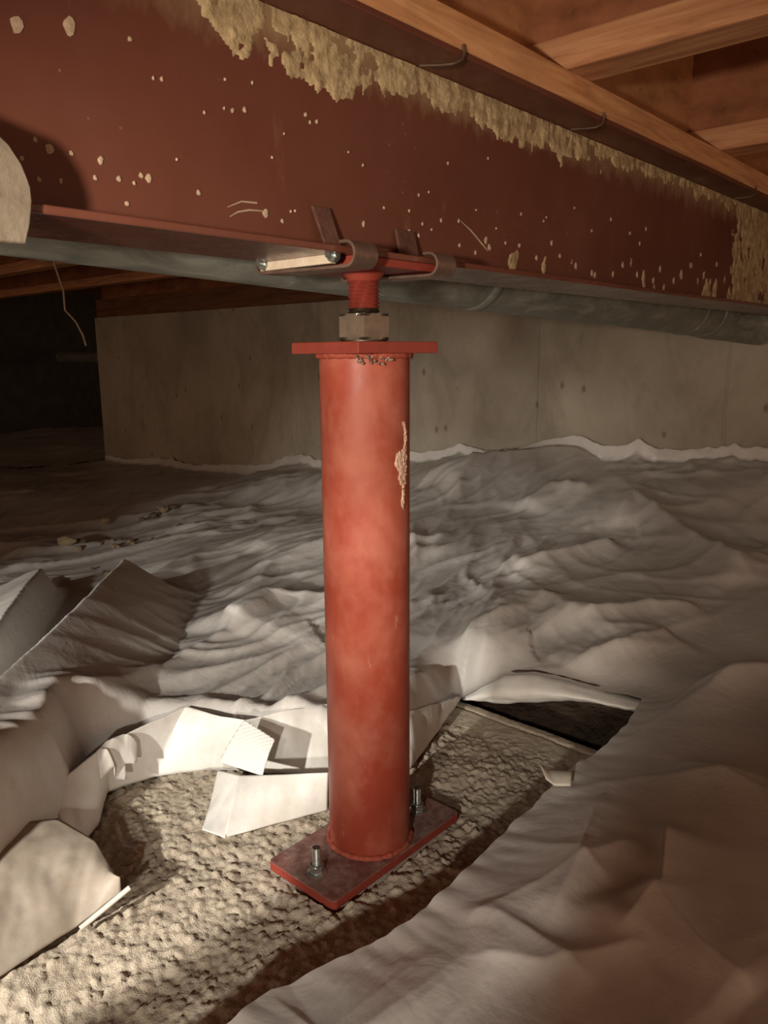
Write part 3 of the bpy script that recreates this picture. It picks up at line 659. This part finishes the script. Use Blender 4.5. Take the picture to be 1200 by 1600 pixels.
# pale mortar smear on the right of the column
def smear():
    out = [(.0,.532-.062),(.25,.462),(.30,.452),(.15,.444),(-.55,.440),(-.75,.430),(-.45,.424),(-.30,.421),(-.42,.416),(-.25,.410),(.05,.408),(-.05,.396),(-.12,.388),(.15,.384),(.22,.398),(.38,.412),(.48,.43),(.5,.448),(.46,.462),(.3,.470)]
    ac = fa+R_(53)
    poly = [(ac+x*R_(19), z) for x, z in out]; ss = np.linspace(ac-R_(20), ac+R_(16), 60); zz = np.linspace(.378, .476, 60)
    A, Z = np.meshgrid(ss, zz, indexing='ij')
    inn = inpoly(A+R_(1.5)*pn(A*60, Z*300, 141), Z+.001*pn(A*60, Z*200, 142), poly)
    t = np.where(inn, .0006+.0016*np.abs(pn(A*40, Z*260, 140)), -.0003); r = .04445+t
    P = np.stack([r*np.cos(A), r*np.sin(A), Z], -1).reshape(-1,3); idx = np.arange(A.size).reshape(A.shape)
    kk = inn[:-1,:-1] | inn[1:,1:] | inn[1:,:-1] | inn[:-1,1:]
    q = np.stack([idx[:-1,:-1], idx[1:,:-1], idx[1:,1:], idx[:-1,1:]], -1)[kk]
    us = np.unique(q); rem = np.full(A.size, -1); rem[us] = np.arange(len(us)); return MB().add(P[us].tolist(), rem[q].tolist())
tag(smear().build('mortar_smear', M['smear'], post, 60), 'pale pink mortar smear on the side of the column')
# nut: one corner towards the viewer
NR = .0274; nb = MB(); z0, z1 = PT+.0128, PT+.0372; ca_ = NR*math.cos(math.pi/6)
def hexring(r, z, off): return [(r*math.cos(fa+off+math.pi/3*k), r*math.sin(fa+off+math.pi/3*k), z) for k in range(6)]
def nut_mesh(R0, z0, z1, ang=0.0, ch=.10, hole=None):
    nb = MB(); n = 60; prof = []
    for zz, lim in ((z0, R0*.885), (z0+(z1-z0)*ch, R0*1.01), (z1-(z1-z0)*ch, R0*1.01), (z1, R0*.885)):
        ring = []
        for k in range(n):
            a = 2*math.pi*k/n; hx = R0*math.cos(math.pi/6)/math.cos((a+math.pi/6) % (math.pi/3)-math.pi/6)
            hx = R0*math.cos(math.pi/6)/math.cos(((a) % (math.pi/3))-math.pi/6)
            r = min(hx, lim); ring.append((r*math.cos(a+ang), r*math.sin(a+ang), zz))
        prof.append(ring)
    vs = [p for r in prof for p in r]
    fs = [(i*n+k, i*n+(k+1) % n, (i+1)*n+(k+1) % n, (i+1)*n+k) for i in range(3) for k in range(n)]
    fs += [tuple(range(n-1,-1,-1)), tuple(3*n+k for k in range(n))]
    return nb.add(vs, fs)
nut_mesh(NR, z0, z1, fa).build('adjusting_nut', M['nut'], post)
MB().lathe([(.0225,PT+.0109),(.0225,PT+.0127)], 40).build('thrust_washer', M['thread'], post, 40)
# threaded screw
def screw(r, z0, z1, pitch, dep, c=(0,0), seg=40):
    turns = (z1-z0)/pitch; prof = []; n = seg; mbs = MB(); vs = []; fs = []
    rows = int(turns*8)
    for i in range(rows+1):
        z = z0+(z1-z0)*i/rows
        for k in range(n):
            ph = (z/pitch-k/n) % 1.0; rr = r-dep*(1-abs(2*ph-1))**1.0
            a = 2*math.pi*k/n; vs.append((c[0]+rr*math.cos(a), c[1]+rr*math.sin(a), z))
    for i in range(rows):
        for k in range(n): fs.append((i*n+k, i*n+(k+1) % n, (i+1)*n+(k+1) % n, (i+1)*n+k))
    fs += [tuple(range(n-1,-1,-1)), tuple(rows*n+k for k in range(n))]
    return mbs.add(vs, fs)
screw(.0156, z1-.002, z1+.0052, .0036, .0020).build('oily_thread', M['thread'], post, 35)
scr = screw(.0158, z1+.0052, .6030, .0036, .0031).build('jack_screw', M['red'], post, 35)
MB().lathe([(.0150,.6028),(.0162,.6045),(.0178,.6070),(.0200,.6098),(.0212,.6112)], 40).build('screw_collar', M['red'], post, 40)
# head plate under the flange
MB().box(-.062, .062, -.0495, .0515, .6112, .6183).build('head_plate', M['red'], post, bevel=.0006)
# beam clips: strap bent round the plate and the flange edge, clamped by a bar and two bolts
def clip(sc, w):
    prof = []                                                # (y, z) centre line of the strap, y away from the viewer
    prof += [(.060,.6275),(.0640,.6245),(.0650,.619),(.0640,.6130),(.060,.6095),(.03,.6090),(-.02,.6080),(-.050,.6075)]
    for k in range(9):
        a = R_(-90-180*k/8); prof.append((-.0535+.0100*math.cos(a)-.0, .6175+.0100*math.sin(a)))
    prof += [(-.046,.6277)]
    t = .0019; vs = []; fs = []; N = len(prof)
    for i, (y, z) in enumerate(prof):
        a = Vector(prof[max(i-1,0)]); b = Vector(prof[min(i+1,N-1)]); d = (b-a).normalized(); nx = Vector((-d.y, d.x))
        for sg in (-1, 1):
            for so_ in (-t, t):
                vs.append((sc+sg*w/2, y+nx.x*so_*.5*1.3, z+nx.y*so_*.5*1.3))
    for i in range(N-1):
        a, b = i*4, (i+1)*4
        for p, q in ((0,1),(1,3),(3,2),(2,0)): fs.append((a+p, a+q, b+q, b+p))
    fs += [(0,2,3,1), ((N-1)*4, (N-1)*4+1, (N-1)*4+3, (N-1)*4+2)]
    return MB().add(vs, fs)
for sc, w, sg in ((-.0640, .0285, -1), (.0475, .0285, 1)):
    cl = clip(sc, w).build('beam_clip', M['strap'], post, 50)
    e = sc+sg*(w/2)
    MB().box(e-.0012 if sg < 0 else e-.006, e+.006 if sg < 0 else e+.0012, -.036, .058, .6108, .6186).build('clamp_bar', M['clipwhite'], cl, bevel=.0008)
    for yy in (-.040, .052):
        bo = MB(); hd = nut_mesh(.0062, 0, .0060, .3)
        bo.v = [(e+sg*(z-.002), yy+x, .6168+y) for x, y, z in hd.v]; bo.f = hd.f
        bh = bo.build('bolt_head', M['zinc'], cl, 30)
        sh = MB().tube([(e+sg*.003, yy, .6168), (e+sg*.0085, yy, .6172)], [.0033, .0030], 14); sh.build('bolt_end', M['zinc'], cl, 40)
# hooked tabs leaning on the web above the flange
for pts in ([(-.0705,.0440),(-.0490,.0445),(-.0400,.0062),(-.0600,.0062)], [(.0412,.0372),(.0695,.0366),(.0700,.0062),(.0412,.0062)]):
    tb = MB(); n_ = 4
    yb = [-.0026, -.0026, -.0100, -.0100]; 
    tb.add([(x, yb[k]-.0034, z+BZ) for k, (x, z) in enumerate(pts)]+[(x, yb[k], z+BZ) for k, (x, z) in enumerate(pts)],
           [(3,2,1,0),(4,5,6,7)]+[(k,(k+1)%4,4+(k+1)%4,4+k) for k in range(4)])
    tb.build('clip_tab', M['rust'], post, bevel=.0008)
# anchor bolts
for s, y in ((-.084, -.0040), (.070, -.0110)):
    ab = thing('anchor_bolt', None, None, (s, y, .0100)); ab.parent = post
    for kk in ('label', 'category'):
        if kk in ab: del ab[kk]
    MB().lathe([(.0096,0),(.0098,.0006),(.0098,.0016),(.0092,.0020)], 32).build('washer', M['zinc'], ab, 40)
    nut_mesh(.0078, .0020, .0100, .5).build('nut', M['zinc'], ab)
    screw(.0045, .0095, .0290, .0019, .0008, seg=24).build('stud', M['zinc'], ab, 35)

# ------------------------------------------------------------------ gravel lying on the plastic
def rock_mesh(seed):
    bm = bmesh.new(); bmesh.ops.create_icosphere(bm, subdivisions=2, radius=1); rd = random.Random(seed)
    sx, sy, sz = rd.uniform(.8,1.3), rd.uniform(.6,.9), rd.uniform(.5,.75)
    for v_ in bm.verts:
        k = 1+.28*float(pn(v_.co.x*1.3+seed, v_.co.y*1.3+v_.co.z*1.7, 150)); v_.co = Vector((v_.co.x*sx*k, v_.co.y*sy*k, v_.co.z*sz*k))
    me = bpy.data.meshes.new('rock'); bm.to_mesh(me); bm.free(); return me
RM = [rock_mesh(i) for i in range(5)]; RMD = [m_.copy() for m_ in RM]
for m_ in RM: m_.materials.append(M['rock'])
for m_ in RMD: m_.materials.append(M['rockd'])
ROCKS = [(-.87,2.065,.022,0,'largest tan stone of the gravel on the plastic at left'),(-.835,2.05,.012,0,'small tan stone touching the largest gravel stone'),(-.845,2.09,.014,1,'dark stone behind the largest gravel stone'),
  (-.866,2.356,.023,0,'tan stone lying alone farther back on the plastic at left'),(-.76,2.381,.014,1,None),(-.735,2.42,.016,1,None),(-.715,2.46,.017,0,'pale stone among the dark gravel crumbs'),(-.69,2.49,.016,1,None),
  (-.794,2.1,.009,0,None),(-.765,2.12,.008,0,None),(-.745,2.08,.010,0,None),(-.728,2.061,.008,0,None),(-.72,2.14,.011,0,None),(-.70,2.10,.007,0,None),(-.655,2.13,.009,1,None),(-.63,2.15,.008,1,None),(-.643,1.735,.008,0,None),(-.625,1.75,.007,0,None),(-.66,1.76,.007,1,None),(-.71,1.82,.007,1,None)]
ORD = ['leftmost', 'second from the left', 'third from the left', 'fourth from the left', 'fifth from the left', 'sixth from the left', 'seventh from the left', 'rightmost']
rank = {}
for dk in (0, 1):
    ks = sorted([i for i, q in enumerate(ROCKS) if q[3] == dk and not q[4]], key=lambda i: ROCKS[i][0]/ROCKS[i][1])
    for j, i in enumerate(ks): rank[i] = ORD[-1] if j == len(ks)-1 else ORD[j]
for i, (x, y, r, dk, lab) in enumerate(ROCKS):
    z = float(sheet_height(np.array([x]), np.array([y]))[0])
    o = bpy.data.objects.new('gravel_stone', (RMD if dk else RM)[i % 5]); C.objects.link(o); o.scale = (r, r, r); o.location = (x, y, z+r*.42); o.rotation_euler = (0, 0, i*1.7)
    tag(o, lab or (('small dark gravel crumb on the plastic, ' if dk else 'tiny tan gravel crumb on the plastic, ')+rank[i]+(' of the dark crumbs' if dk else ' of the tan crumbs')), 'stone', 'gravel on the plastic sheet')
